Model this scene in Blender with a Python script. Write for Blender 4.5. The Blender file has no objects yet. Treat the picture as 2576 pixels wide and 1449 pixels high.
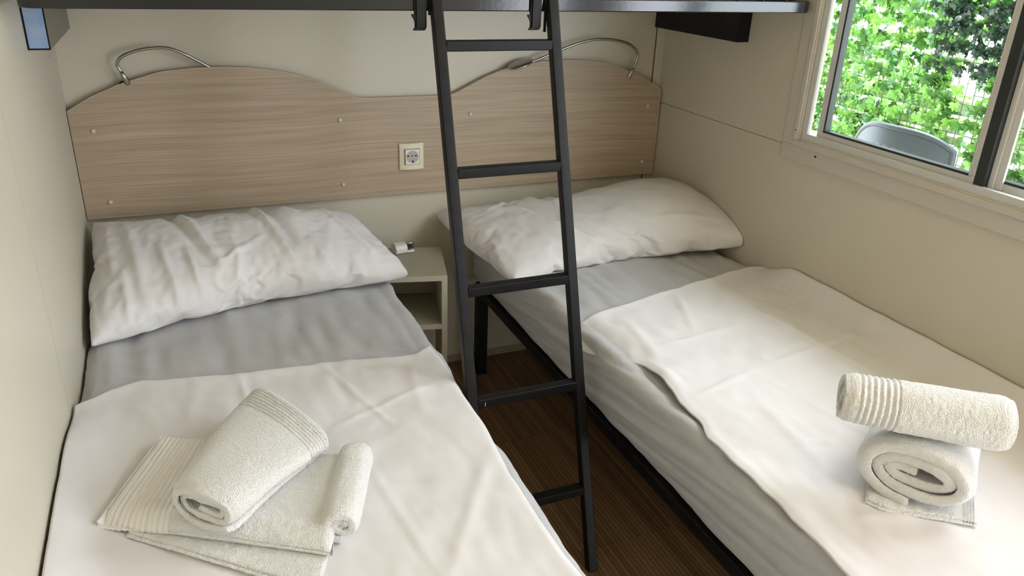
import bpy, bmesh, math, random
from mathutils import Vector, Matrix, noise
random.seed(7)
S = bpy.context.scene
COL = S.collection

# ---------------------------------------------------------------- camera
cd = bpy.data.cameras.new('camera'); cam = bpy.data.objects.new('camera', cd); COL.objects.link(cam)
cd.sensor_width = 36.0; cd.sensor_fit = 'HORIZONTAL'; cd.lens = 1958.24 / 2576 * 36
cd.clip_start = 0.02; cd.clip_end = 200
_f = Vector((0.36772619, 0.83918722, -0.40067725)); _r = Vector((0.92146893, -0.38682529, 0.03551343)); _u = Vector((0.12518968, 0.38227086, 0.91553074))
cam.matrix_world = Matrix(((_r.x, _u.x, -_f.x, 0.29257), (_r.y, _u.y, -_f.y, -2.54369), (_r.z, _u.z, -_f.z, 1.51258), (0, 0, 0, 1)))
S.camera = cam
# ---------------------------------------------------------------- world, sun, exposure
S.view_settings.view_transform = 'Standard'; S.view_settings.look = 'None'
S.view_settings.exposure = 0.02; S.view_settings.gamma = 1.0; S.view_settings.use_curve_mapping = False
W = bpy.data.worlds.new('sky'); S.world = W; W.use_nodes = True
bg = W.node_tree.nodes['Background']
bg.inputs[0].default_value = (0.86, 0.90, 1.0, 1); bg.inputs[1].default_value = 12.5
sd = bpy.data.lights.new('sun', 'SUN'); sd.energy = 18.0; sd.angle = 0.01; sd.color = (1, .95, .84)
sun = bpy.data.objects.new('sun', sd); COL.objects.link(sun)
sun.rotation_euler = Vector((-0.27, -0.12, -0.95)).to_track_quat('-Z', 'Y').to_euler()
sun.location = (6, 3, 8)
# daylight portals (sampling guides only, they emit nothing)
def portal(loc, rot, sx, sy):
    d = bpy.data.lights.new('portal', 'AREA'); d.shape = 'RECTANGLE'; d.size = sx; d.size_y = sy
    d.cycles.is_portal = True
    o = bpy.data.objects.new('daylight_portal', d); COL.objects.link(o); o.location = loc; o.rotation_euler = rot
portal((2.09, -1.36, 1.48), (0, math.radians(90), 0), .94, 1.18)
portal((2.09, -2.80, 1.03), (0, math.radians(90), 0), 1.94, .8)

# ---------------------------------------------------------------- helpers
def lerp(a, b, t): return a + (b - a) * t
def sm(a, b, x):
    t = max(0, min(1, (x - a) / (b - a))); return t * t * (3 - 2 * t)
def itp(pts, x):
    if x <= pts[0][0]: return pts[0][1]
    for (a, va), (b, vb) in zip(pts, pts[1:]):
        if x <= b: return lerp(va, vb, sm(a, b, x) * .35 + .65 * (x - a) / (b - a))
    return pts[-1][1]
def nz(x, y, z=0): return noise.noise(Vector((x, y, z)))
def tag(o, label=None, cat=None, group=None, kind=None):
    if label: o['label'] = label
    if cat: o['category'] = cat
    if group: o['group'] = group
    if kind: o['kind'] = kind
    return o
def obj(name, verts, faces, m, parent=None, smooth=False, bevel=0, seg=2):
    me = bpy.data.meshes.new(name); me.from_pydata([tuple(v) for v in verts], [], faces); me.validate()
    return link(name, me, m, parent, smooth, bevel, seg)
def link(name, me, m, parent=None, smooth=False, bevel=0, seg=2):
    o = bpy.data.objects.new(name, me); COL.objects.link(o)
    for mm in (m if isinstance(m, (list, tuple)) else [m]): me.materials.append(mm)
    if parent:
        o.parent = parent
        o.matrix_parent_inverse = Matrix.Translation(parent.location).inverted() @ Matrix.Identity(4) if parent.type == 'EMPTY' else Matrix.Identity(4)
    if smooth:
        for p in me.polygons: p.use_smooth = True
    if bevel:
        b = o.modifiers.new('bevel', 'BEVEL'); b.width = bevel; b.segments = seg; b.limit_method = 'ANGLE'; b.angle_limit = .6
        for p in me.polygons: p.use_smooth = True
        wn = o.modifiers.new('wn', 'WEIGHTED_NORMAL'); wn.keep_sharp = True
    return o
def empty(name, loc):
    o = bpy.data.objects.new(name, None); o.empty_display_size = .05; COL.objects.link(o); o.location = loc; return o
class MB:
    def __init__(s): s.v = []; s.f = []
    def box(s, a, b, rot=None, org=None):
        n = len(s.v)
        for z in (a[2], b[2]):
            for y in (a[1], b[1]):
                for x in (a[0], b[0]):
                    p = Vector((x, y, z))
                    if rot is not None: p = rot @ (p - org) + org
                    s.v.append(p)
        s.f += [tuple(n + i for i in q) for q in ((0, 2, 3, 1), (4, 5, 7, 6), (0, 1, 5, 4), (2, 6, 7, 3), (0, 4, 6, 2), (1, 3, 7, 5))]
        return s
    def bar(s, p, q, w, h, up=(0, 0, 1)):
        p = Vector(p); q = Vector(q); d = (q - p).normalized(); u = Vector(up); a = d.cross(u).normalized(); b = a.cross(d)
        n = len(s.v)
        for c in (p, q):
            for i, j in ((-1, -1), (1, -1), (1, 1), (-1, 1)): s.v.append(c + a * (i * w / 2) + b * (j * h / 2))
        s.f += [tuple(n + i for i in k) for k in ((3, 2, 1, 0), (4, 5, 6, 7), (0, 1, 5, 4), (1, 2, 6, 5), (2, 3, 7, 6), (3, 0, 4, 7))]
        return s
    def tube(s, pts, r, n=10, caps=True):
        pts = [Vector(p) for p in pts]; base = len(s.v); rs = r if isinstance(r, list) else [r] * len(pts)
        ref = None
        for i, p in enumerate(pts):
            d = (pts[min(i + 1, len(pts) - 1)] - pts[max(i - 1, 0)]).normalized()
            if ref is None: ref = Vector((0, 0, 1)) if abs(d.z) < .9 else Vector((1, 0, 0))
            a = d.cross(ref).normalized(); ref = a.cross(d)
            for k in range(n):
                t = 2 * math.pi * k / n; s.v.append(p + (a * math.cos(t) + ref * math.sin(t)) * rs[i])
        for i in range(len(pts) - 1):
            for k in range(n):
                a0 = base + i * n + k; a1 = base + i * n + (k + 1) % n; s.f.append((a0, a1, a1 + n, a0 + n))
        if caps:
            s.f.append(tuple(base + k for k in range(n))[::-1]); e = base + (len(pts) - 1) * n; s.f.append(tuple(e + k for k in range(n)))
        return s
    def prism(s, pts, d):  # pts: 3D polygon, d: extrusion vector
        n = len(s.v); k = len(pts); d = Vector(d)
        s.v += [Vector(p) for p in pts] + [Vector(p) + d for p in pts]
        s.f.append(tuple(range(n, n + k))[::-1]); s.f.append(tuple(range(n + k, n + 2 * k)))
        for i in range(k): s.f.append((n + i, n + (i + 1) % k, n + k + (i + 1) % k, n + k + i))
        return s
    def build(s, name, m, parent=None, smooth=False, bevel=0, seg=2): return obj(name, s.v, s.f, m, parent, smooth, bevel, seg)
def catmull(P, n=8):
    P = [Vector(p) for p in P]; Q = [P[0] * 2 - P[1]] + P + [P[-1] * 2 - P[-2]]; out = []
    for i in range(1, len(Q) - 2):
        for k in range(n):
            t = k / n; a, b, c, d = Q[i - 1], Q[i], Q[i + 1], Q[i + 2]
            out.append(.5 * ((2 * b) + (c - a) * t + (2 * a - 5 * b + 4 * c - d) * t * t + (3 * b - 3 * c + d - a) * t ** 3))
    return out + [P[-1]]
def grid_faces(nu, nv, off=0, flip=False):
    f = []
    for j in range(nv):
        for i in range(nu):
            a = off + j * (nu + 1) + i; q = (a, a + 1, a + nu + 2, a + nu + 1); f.append(q[::-1] if flip else q)
    return f

# ---------------------------------------------------------------- materials
def mat(name, col, rough=.5, metal=0, spec=.5, noise_col=None, nscale=(5, 5, 5), nmix=.5, bump=0, bscale=200, bdist=.002, coat=0, sheen=0, trans=0, bdetail=3):
    m = bpy.data.materials.new(name); m.use_nodes = True; nt = m.node_tree; b = nt.nodes['Principled BSDF']
    b.inputs['Base Color'].default_value = (*col, 1); b.inputs['Roughness'].default_value = rough; b.inputs['Metallic'].default_value = metal
    b.inputs['Specular IOR Level'].default_value = spec; b.inputs['Coat Weight'].default_value = coat
    if sheen: b.inputs['Sheen Weight'].default_value = sheen; b.inputs['Sheen Roughness'].default_value = .5
    tc = nt.nodes.new('ShaderNodeTexCoord')
    if noise_col:
        mp = nt.nodes.new('ShaderNodeMapping'); mp.inputs['Scale'].default_value = nscale
        n = nt.nodes.new('ShaderNodeTexNoise'); n.inputs['Scale'].default_value = 1; n.inputs['Detail'].default_value = 5
        r = nt.nodes.new('ShaderNodeValToRGB'); r.color_ramp.elements[0].position = .5 - nmix / 2; r.color_ramp.elements[1].position = .5 + nmix / 2
        r.color_ramp.elements[0].color = (*col, 1); r.color_ramp.elements[1].color = (*noise_col, 1)
        nt.links.new(tc.outputs['Object'], mp.inputs[0]); nt.links.new(mp.outputs[0], n.inputs['Vector']); nt.links.new(n.outputs[0], r.inputs[0]); nt.links.new(r.outputs[0], b.inputs['Base Color'])
    if bump:
        n2 = nt.nodes.new('ShaderNodeTexNoise'); n2.inputs['Scale'].default_value = bscale; n2.inputs['Detail'].default_value = bdetail
        bp = nt.nodes.new('ShaderNodeBump'); bp.inputs['Strength'].default_value = bump; bp.inputs['Distance'].default_value = bdist
        nt.links.new(tc.outputs['Object'], n2.inputs['Vector']); nt.links.new(n2.outputs[0], bp.inputs['Height']); nt.links.new(bp.outputs[0], b.inputs['Normal'])
    if trans: b.inputs['Transmission Weight'].default_value = trans
    return m
M = {}
M['wall'] = mat('cream_wall_panel', (.64, .59, .485), .42, noise_col=(.615, .565, .46), nscale=(1.5, 1.5, 1.5), bump=.05, bscale=60)
M['groove'] = mat('dark_joint', (.16, .12, .07), .9)
M['ceil'] = mat('ceiling_white', (.78, .75, .68), .6)
M['casing'] = mat('window_casing', (.58, .54, .47), .4)
M['alu'] = mat('white_aluminium', (.62, .62, .60), .3, bump=.02, bscale=40)
M['gasket'] = mat('black_rubber', (.02, .025, .025), .5)
M['black'] = mat('black_painted_steel', (.004, .0045, .005), .45, spec=.22, noise_col=(.010, .010, .011), nscale=(30, 30, 30), bump=.06, bscale=90)
M['gloss'] = mat('glossy_black_steel', (.010, .011, .013), .16, spec=.55, bump=.12, bscale=70, bdist=.001)
M['blue'] = mat('blue_film_steel', (.22, .38, .66), .28, metal=.0, spec=.7, noise_col=(.36, .44, .62), nscale=(35, 35, 35), nmix=.35, bump=.2, bscale=120, coat=.4)
M['side_reflect'] = mat('black_steel_wall_reflection', (.17, .15, .12), .35, spec=.6)  # black steel, with the bright wall's reflection painted in as grey-brown
M['sheet'] = mat('grey_fitted_sheet', (.50, .50, .51), .85, noise_col=(.55, .55, .56), nscale=(5, 5, 5), bump=.35, bscale=45, bdist=.003, sheen=.15)
M['duvet'] = mat('white_cotton', (.80, .78, .785), .8, bump=.14, bscale=30, bdist=.004, sheen=.1, noise_col=(.78, .755, .755), nscale=(4, 4, 4))
M['pillow'] = mat('white_pillowcase', (.80, .78, .785), .8, bump=.3, bscale=38, bdist=.003, sheen=.1, bdetail=5)
M['terry'] = mat('white_terry', (.86, .85, .82), .95, bump=1.0, bscale=420, bdist=.004, sheen=.4, bdetail=2)
M['band'] = mat('white_terry_band', (.86, .845, .81), .8, bump=.25, bscale=600, bdist=.001)
M['chrome'] = mat('satin_nickel', (.42, .41, .39), .25, metal=1)
M['cap'] = mat('beige_cap', (.70, .60, .46), .4)
M['cream_pl'] = mat('cream_plastic', (.80, .74, .55), .35)
M['white_pl'] = mat('white_plastic', (.80, .78, .74), .3)
M['hole'] = mat('black_hole', (.01, .01, .01), .8)
M['ns'] = mat('beige_laminate', (.38, .34, .25), .45)
M['nsedge'] = mat('pale_laminate_edge', (.50, .46, .36), .45)
M['brownstain'] = mat('stain', (.68, .58, .46), .8)
M['chair'] = mat('grey_resin', (.03, .04, .055), .45, bump=.05, bscale=100)
M['white_out'] = mat('white_post_paint', (.85, .87, .88), .6)
M['fence'] = mat('weathered_board', (.55, .52, .40), .8, noise_col=(.35, .36, .22), nscale=(6, 6, 30))
M['sunlit_line'] = mat('pale_sunlit_green', (.62, .68, .42), .7)
M['wire'] = mat('dark_wire', (.03, .05, .03), .6)
M['dirt'] = mat('outdoor_ground', (.55, .50, .42), .9, noise_col=(.30, .34, .18), nscale=(4, 4, 4), bump=.3, bscale=20)
M['ext'] = mat('outer_wall', (.6, .58, .52), .7)
M['floral'] = mat('pale_ticking', (.62, .60, .56), .85, noise_col=(.30, .28, .27), nscale=(40, 40, 40), nmix=.2)

def wood_mat():   # horizontal-grained pale oak laminate
    m = bpy.data.materials.new('pale_oak_laminate'); m.use_nodes = True; nt = m.node_tree; b = nt.nodes['Principled BSDF']; b.inputs['Roughness'].default_value = .5
    tc = nt.nodes.new('ShaderNodeTexCoord')
    wv = nt.nodes.new('ShaderNodeTexNoise'); wv.inputs['Scale'].default_value = 1.6; wv.inputs['Detail'].default_value = 1
    sc = nt.nodes.new('ShaderNodeVectorMath'); sc.operation = 'SCALE'; sc.inputs['Scale'].default_value = .05
    cx = nt.nodes.new('ShaderNodeVectorMath'); cx.operation = 'MULTIPLY'; cx.inputs[1].default_value = (0, 0, 1)
    ad = nt.nodes.new('ShaderNodeVectorMath'); ad.operation = 'ADD'
    nt.links.new(tc.outputs['Object'], wv.inputs['Vector']); nt.links.new(wv.outputs[1], cx.inputs[0]); nt.links.new(cx.outputs[0], sc.inputs[0])
    nt.links.new(tc.outputs['Object'], ad.inputs[0]); nt.links.new(sc.outputs[0], ad.inputs[1])
    def nlayer(scale, det, lo, hi, c0, c1):
        mp = nt.nodes.new('ShaderNodeMapping'); mp.inputs['Scale'].default_value = scale
        n = nt.nodes.new('ShaderNodeTexNoise'); n.inputs['Scale'].default_value = 1; n.inputs['Detail'].default_value = det
        r = nt.nodes.new('ShaderNodeValToRGB'); r.color_ramp.elements[0].position = lo; r.color_ramp.elements[1].position = hi
        r.color_ramp.elements[0].color = (*c0, 1); r.color_ramp.elements[1].color = (*c1, 1)
        nt.links.new(ad.outputs[0], mp.inputs[0]); nt.links.new(mp.outputs[0], n.inputs['Vector']); nt.links.new(n.outputs[0], r.inputs[0]); return r
    a = nlayer((.9, 1, 60), 4, .34, .66, (.42, .33, .235), (.50, .405, .295))
    c = nlayer((3, 1, 330), 3, .36, .62, (.78, .76, .73), (1.06, 1.05, 1.04))
    mx = nt.nodes.new('ShaderNodeMix'); mx.data_type = 'RGBA'; mx.blend_type = 'MULTIPLY'; mx.inputs[0].default_value = .75
    nt.links.new(a.outputs[0], mx.inputs[6]); nt.links.new(c.outputs[0], mx.inputs[7]); nt.links.new(mx.outputs[2], b.inputs['Base Color'])
    return m
M['oak'] = wood_mat()
def floor_mat():  # narrow dark strip laminate running along y
    m = bpy.data.materials.new('brown_strip_floor'); m.use_nodes = True; nt = m.node_tree; b = nt.nodes['Principled BSDF']; b.inputs['Roughness'].default_value = .42
    tc = nt.nodes.new('ShaderNodeTexCoord'); mp = nt.nodes.new('ShaderNodeMapping'); mp.inputs['Rotation'].default_value = (0, 0, math.pi / 2)
    nt.links.new(tc.outputs['Object'], mp.inputs[0])
    br = nt.nodes.new('ShaderNodeTexBrick'); br.inputs['Scale'].default_value = 1; br.inputs['Brick Width'].default_value = .55; br.inputs['Row Height'].default_value = .013
    br.inputs['Mortar Size'].default_value = .0008; br.inputs['Color1'].default_value = (.20, .11, .05, 1); br.inputs['Color2'].default_value = (.36, .215, .10, 1); br.inputs['Mortar'].default_value = (.04, .025, .015, 1)
    nt.links.new(mp.outputs[0], br.inputs[0])
    n = nt.nodes.new('ShaderNodeTexNoise'); n.inputs['Scale'].default_value = 1; n.inputs['Detail'].default_value = 4
    m2 = nt.nodes.new('ShaderNodeMapping'); m2.inputs['Scale'].default_value = (120, 4, 1); nt.links.new(tc.outputs['Object'], m2.inputs[0]); nt.links.new(m2.outputs[0], n.inputs['Vector'])
    r = nt.nodes.new('ShaderNodeValToRGB'); r.color_ramp.elements[0].color = (.6, .6, .6, 1); r.color_ramp.elements[1].color = (1.2, 1.2, 1.2, 1); nt.links.new(n.outputs[0], r.inputs[0])
    mx = nt.nodes.new('ShaderNodeMix'); mx.data_type = 'RGBA'; mx.blend_type = 'MULTIPLY'; mx.inputs[0].default_value = .8
    nt.links.new(br.outputs[0], mx.inputs[6]); nt.links.new(r.outputs[0], mx.inputs[7]); nt.links.new(mx.outputs[2], b.inputs['Base Color'])
    return m
M['floor'] = floor_mat()
def glass_mat():
    m = bpy.data.materials.new('window_glass'); m.use_nodes = True; nt = m.node_tree; nt.nodes.clear()
    o = nt.nodes.new('ShaderNodeOutputMaterial'); t = nt.nodes.new('ShaderNodeBsdfTransparent'); g = nt.nodes.new('ShaderNodeBsdfGlossy'); x = nt.nodes.new('ShaderNodeMixShader'); fr = nt.nodes.new('ShaderNodeFresnel')
    t.inputs[0].default_value = (.93, .97, .96, 1); g.inputs['Roughness'].default_value = .01; fr.inputs[0].default_value = 1.45
    ge = nt.nodes.new('ShaderNodeNewGeometry'); sb = nt.nodes.new('ShaderNodeMath'); sb.operation = 'SUBTRACT'; sb.inputs[0].default_value = 1; ml = nt.nodes.new('ShaderNodeMath'); ml.operation = 'MULTIPLY'
    nt.links.new(ge.outputs['Backfacing'], sb.inputs[1]); nt.links.new(sb.outputs[0], ml.inputs[0]); nt.links.new(fr.outputs[0], ml.inputs[1])
    nt.links.new(ml.outputs[0], x.inputs[0]); nt.links.new(t.outputs[0], x.inputs[1]); nt.links.new(g.outputs[0], x.inputs[2]); nt.links.new(x.outputs[0], o.inputs[0]); return m
M['glass'] = glass_mat()
def leaf_mat(name, c0, c1):
    m = bpy.data.materials.new(name); m.use_nodes = True; nt = m.node_tree; nt.nodes.clear()
    o = nt.nodes.new('ShaderNodeOutputMaterial'); d = nt.nodes.new('ShaderNodeBsdfDiffuse'); t = nt.nodes.new('ShaderNodeBsdfTranslucent'); x = nt.nodes.new('ShaderNodeMixShader'); x.inputs[0].default_value = .5
    g = nt.nodes.new('ShaderNodeBsdfGlossy'); g.inputs['Roughness'].default_value = .35; x2 = nt.nodes.new('ShaderNodeMixShader'); x2.inputs[0].default_value = .06
    at = nt.nodes.new('ShaderNodeNewGeometry'); r = nt.nodes.new('ShaderNodeValToRGB'); r.color_ramp.elements[0].color = (*c0, 1); r.color_ramp.elements[1].color = (*c1, 1)
    nt.links.new(at.outputs['Random Per Island'], r.inputs[0])
    for n in (d, t): nt.links.new(r.outputs[0], n.inputs[0])
    nt.links.new(d.outputs[0], x.inputs[1]); nt.links.new(t.outputs[0], x.inputs[2]); nt.links.new(x.outputs[0], x2.inputs[1]); nt.links.new(g.outputs[0], x2.inputs[2]); nt.links.new(x2.outputs[0], o.inputs[0]); return m
M['ivy'] = leaf_mat('ivy_leaf_green', (.03, .13, .03), (.26, .50, .09))
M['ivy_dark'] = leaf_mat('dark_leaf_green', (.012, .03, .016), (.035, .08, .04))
m = bpy.data.materials.new('lamp_glow'); m.use_nodes = True; e = m.node_tree.nodes['Principled BSDF']; e.inputs['Emission Color'].default_value = (1, .66, .33, 1); e.inputs['Emission Strength'].default_value = 8; M['glow'] = m

# ================================================================ ROOM
RW, YB, YF, CH = 2.0, .03, -3.35, 2.2
WY0, WY1, WZ0, WZ1 = -1.93, -.6925, 1.02, 1.93       # window opening
def struct(mb, name, m, **k): return tag(mb.build(name, m, **k), kind='structure')
struct(MB().box((-.1, YF, -.06), (RW + .1, YB + .08, 0)), 'floor', M['floor'])
struct(MB().box((-.1, YF, CH), (RW + .1, YB + .08, CH + .06)), 'ceiling', M['ceil'])
struct(MB().box((-.1, YB, 0), (RW + .1, YB + .08, CH)), 'wall_back', M['wall'])
w = MB().box((-.09, YF, 0), (0, -.8845, CH)).box((-.09, -.8825, 0), (0, YB, CH)); struct(w, 'wall_left', M['wall'])
struct(MB().box((-.02, -.8845, 0), (-.0015, -.8825, CH)), 'trim_1', M['groove'])
zg = .990
w = MB()
DY0, DY1, DZ = -3.20, -2.40, 2.0      # unseen opening added for more daylight, beside and behind the camera
w.box((RW, DY1, 0), (RW + .09, YB, zg - .001)).box((RW, YF, 0), (RW + .09, DY0, CH)).box((RW, DY0, DZ), (RW + .09, DY1, CH)).box((RW, WY1, zg + .001), (RW + .09, YB, CH)).box((RW, DY1, zg + .001), (RW + .09, WY0, CH)).box((RW, WY0, zg + .001), (RW + .09, WY1, WZ0)).box((RW, WY0, WZ1), (RW + .09, WY1, CH))
struct(w, 'wall_right', M['wall'])
struct(MB().box((RW + .0015, -.692, zg - .001), (RW + .02, YB, zg + .001)), 'trim_2', M['groove'])
struct(MB().box((-.1, YF - .08, 0), (RW + .1, YF, CH)), 'wall_front', M['wall'])
struct(MB().tube([(-.001, -.112, 1.205), (.0006, -.112, 1.205)], .0022, 10), 'trim_5', M['hole'])
# corner strip between headboard and bunk
struct(MB().box((1.966, YB - .006, .36), (2.0, YB, CH)), 'trim_3', M['wall'], bevel=.001)
struct(MB().box((1.9625, YB - .003, .36), (1.966, YB, CH)), 'trim_4', M['groove'])
struct(MB().box((0, YB - .004, 0), (RW, YB, .03)), 'baseboard_back', M['ns'])

# ================================================================ WINDOW
win = empty('window_1', (RW, WY1, WZ0)); tag(win, kind='structure')
X0 = RW
# casing (flat architrave) with a stepped inner lip
def frame_rect(mb, x0, x1, ya, yb, za, zb, w):   # ya<yb
    mb.box((x0, ya, za), (x1, yb, za + w)); mb.box((x0, ya, zb - w), (x1, yb, zb)); mb.box((x0, ya, za + w), (x1, ya + w, zb - w)); mb.box((x0, yb - w, za + w), (x1, yb, zb - w)); return mb
cas = frame_rect(MB(), X0 - .010, X0, WY0 - .092, -.690, .953, WZ1 + .09, .046); cas.build('casing', M['casing'], win, bevel=.0015)
lip = frame_rect(MB(), X0 - .017, X0 + .002, WY0 - .046, -.736, .999, WZ1 + .045, .017); frame_rect(lip, X0 - .012, X0 + .004, WY0 - .032, -.752, 1.014, WZ1 + .031, .006)
lip.build('inner_lip', M['casing'], win, bevel=.002)
fr = frame_rect(MB(), X0 - .006, X0 + .010, WY0 - .027, -.759, 1.019, WZ1 + .027, .0205)
fr.box((X0 + .008, WY0, 1.018), (X0 + .085, -.70, 1.030))
fr.build('outer_frame', M['alu'], win, bevel=.001)
def sash(ya, yb, x, z0, z1, st=.026):
    s = frame_rect(MB(), x, x + .022, ya, yb, z0, z1, st).build('sash', M['alu'], win, bevel=.002)
    frame_rect(MB(), x - .001, x + .020, ya + st - .002, yb - st + .002, z0 + st - .002, z1 - st + .002, .006).build('gasket', M['gasket'], s)
    MB().box((x + .009, ya + st, z0 + st), (x + .013, yb - st, z1 - st)).build('glass_pane', M['glass'], s)
    return s
a = sash(-1.338, -.806, X0 + .006, 1.030, WZ1 - .004)
MB().box((X0 + .0, -1.316, 1.056), (X0 + .006, -1.3125, WZ1 - .03)).build('weather_strip', M['alu'], a)
MB().box((X0 + .003, -1.3525, 1.034), (X0 + .032, -1.3270, WZ1 - .004)).build('shaded_gap_strip', M['gasket'], a)  # black strip put in for the shadowed stile and the gap beside it
b = sash(-1.458, -1.338, X0 + .034, 1.030, WZ1 - .004, st=.024)
MB().box((X0 + .026, -1.381, 1.036), (X0 + .034, -1.3525, WZ1 - .004)).box((X0 + .018, -1.366, 1.036), (X0 + .026, -1.3525, WZ1 - .004)).build('interlock', M['alu'], b, bevel=.0015)
for (y, z) in ((-.835, .985), (-.745, 1.045)):
    MB().tube([(X0 - .0185 if z > 1 else X0 - .0115, y, z), (X0 - .005, y, z)], .0032 if z < 1 else .0016, 12).build('screw_hole', M['hole'], win)

# ================================================================ HEADBOARD
hb = empty('headboard', (1.0, .03, .714)); tag(hb, 'pale oak laminate headboard with two curved humps spanning the back wall', 'headboard')
top = [(0.002, 1.038), (.07, 1.077), (.148, 1.110), (.257, 1.142), (.345, 1.151), (.434, 1.153), (.515, 1.149), (.594, 1.138), (.66, 1.123), (.713, 1.104), (.765, 1.080), (.811, 1.058), (.83, 1.050), (.852, 1.046), (.90, 1.045), (1.0, 1.045)]
full = top + [(1.992 - x, z) for x, z in top[-2::-1]]
full = [(x if x < 1.0 else x + .004, z) for x, z in full]
P = [(x, 0, z) for x, z in full] + [(1.996, 0, .714), (.002, 0, .714)]
MB().prism(P, (0, .018, 0)).build('panel', M['oak'], hb)
MB().box((.05, .018, .74), (1.95, .0295, .78)).box((.05, .018, .96), (1.95, .0295, 1.0)).build('batten', M['ns'], hb)
# darker edge banding following the curve
eb = MB(); n0 = 0
for (x, z), (x2, z2) in zip(full, full[1:]):
    eb.box((0, 0, 0), (0, 0, 0)); k = len(eb.v) - 8
    for q, (xx, zz, yy) in enumerate(((x, z, -.0008), (x2, z2, -.0008), (x, z, .0185), (x2, z2, .0185), (x, z + .0012, -.0008), (x2, z2 + .0012, -.0008), (x, z + .0012, .0185), (x2, z2 + .0012, .0185))): eb.v[k + q] = Vector((xx, yy, zz))
eb.build('edge_band', M['brownstain'], hb)
x1, x2, z1, z2 = .060, .7755, .980, .7644
for (x, z) in ((x1, z1), (x2, z1), (2 - x2, z1), (2 - x1, z1), (x1 + .012, z2), (x2, z2), (2 - x1, z2), (2 - x2, z2)):
    c = MB().tube([(x, .001, z), (x, -.003, z), (x, -.0045, z)], [.0065, .0065, .0035], 14).build('screw_cap', M['cap'], hb, smooth=True)

# ================================================================ SOCKET
so = empty('wall_socket', (1.011, 0, .847)); tag(so, 'square cream electrical socket mounted on the oak headboard', 'socket')
def rrect(cx, cz, w, h, r, n=5):
    out = []
    for sx, sz, a0 in ((1, 1, 0), (-1, 1, 90), (-1, -1, 180), (1, -1, 270)):
        for k in range(n + 1):
            t = math.radians(a0 + 90 * k / n); out.append((cx + sx * (w / 2 - r) + r * math.cos(t), cz + sz * (h / 2 - r) + r * math.sin(t)))
    return out
cx, cz = 1.011, .847
pl = MB()
N = 12; hw = .0425
for i in range(N + 1):      # plate bowed slightly across its width
    x = cx - hw + 2 * hw * i / N; d = -.006 - .009 * math.cos((i / N - .5) * math.pi) ** .7 * 1
    pl.v += [Vector((x, d, cz - .0455)), Vector((x, d, cz + .0455)), Vector((x, 0, cz + .0455)), Vector((x, 0, cz - .0455))]
for i in range(N):
    for k in range(4): a0 = i * 4 + k; a1 = i * 4 + (k + 1) % 4; pl.f.append((a0, a0 + 4, a1 + 4, a1))
pl.f += [(0, 1, 2, 3), (N * 4 + 3, N * 4 + 2, N * 4 + 1, N * 4)]
pl.build('cover_plate', M['cream_pl'], so, bevel=.0012)
ins = frame_rect(MB(), 0, 0.0001, -.0255, .0255, -.027, .027, .002)
ins.v = [Vector((cx + v.y, -.0165 + (0 if v.x == 0 else .003), cz + v.z)) for v in ins.v]; ins.build('insert_rim', M['hole'], so)
MB().box((cx - .0245, -.0175, cz - .026), (cx + .0245, -.01, cz + .026)).build('insert', M['white_pl'], so, bevel=.0006)
MB().tube([(cx, -.0183, cz), (cx, -.012, cz)], .0215, 32).build('round_recess', mat('socket_grey', (.45, .43, .40), .5), so)
h = MB()
for dx, rw in ((-.015, .0042), (-.001, .0022), (.012, .0042)):
    h.prism([(cx + dx + rw * math.cos(t * math.pi / 6) * 1.0, -.0188, cz + .004 + .0023 * math.sin(t * math.pi / 6)) for t in range(12)], (0, .002, 0))
h.prism([(cx - .003, -.0188, cz - .013), (cx + .0015, -.0188, cz - .011), (cx + .006, -.0188, cz - .0185), (cx + .001, -.0188, cz - .02)], (0, .002, 0))
h.build('pin_hole', M['hole'], so)

# ================================================================ READING LAMPS
def reading_lamp(base, pts, head, label, side):
    L = empty('reading_lamp', base); tag(L, label, 'lamp')
    bx, by, bz = base
    MB().tube([(bx, .029, bz), (bx, .021, bz)], .022, 20).build('wall_base', M['chrome'], L, smooth=True)
    s = catmull(pts, 10)
    d = (s[1] - s[0]).normalized(); p0 = Vector(pts[0])
    MB().tube([p0 - d * .040, p0 - d * .036, p0 - d * .01, p0 + d * .002], [.0065, .0095, .0065, .0045], 16).build('socket_sleeve', M['chrome'], L, smooth=True)
    MB().tube([(bx, .024, bz), (bx, .012, bz + .004)] + [p0 - d * .038], .005, 10).build('stem', M['chrome'], L, smooth=True)
    MB().tube(s, .0046, 12).build('gooseneck', M['chrome'], L, smooth=True)
    if head:
        c, dr = Vector(head[0]), Vector(head[1]).normalized(); up = Vector((0, -.25, .97)); a = dr.cross(up).normalized(); u2 = a.cross(dr)
        v = []; f = []; nu, nv = 20, 10
        for j in range(nv + 1):
            ph = math.pi * j / nv
            for i in range(nu):
                t = 2 * math.pi * i / nu
                r = math.sin(ph); l = -math.cos(ph)
                v.append(c + dr * (l * .048) + a * (r * math.cos(t) * .028) + u2 * (r * math.sin(t) * .0085))
        for j in range(nv):
            for i in range(nu): f.append((j * nu + i, j * nu + (i + 1) % nu, (j + 1) * nu + (i + 1) % nu, (j + 1) * nu + i))
        obj('lamp_head', v, f, M['chrome'], L, smooth=True)
    return L
l1 = reading_lamp((.172, .03, 1.10), [(.158, -.004, 1.147), (.151, -.008, 1.168), (.166, -.012, 1.189), (.205, -.014, 1.205), (.250, -.014, 1.2125), (.290, -.014, 1.2115), (.330, -.010, 1.195), (.365, -.002, 1.174), (.400, .008, 1.150), (.418, .014, 1.128)], None,
                  'bent gooseneck reading lamp above the left hump of the headboard', -1)
cdm = MB().tube(catmull([(.171, .016, 1.115), (.158, .004, 1.118), (.150, .002, 1.113), (.148, .004, 1.10)], 6), .0022, 8).build('cord', M['black'], l1, smooth=True)
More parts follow.
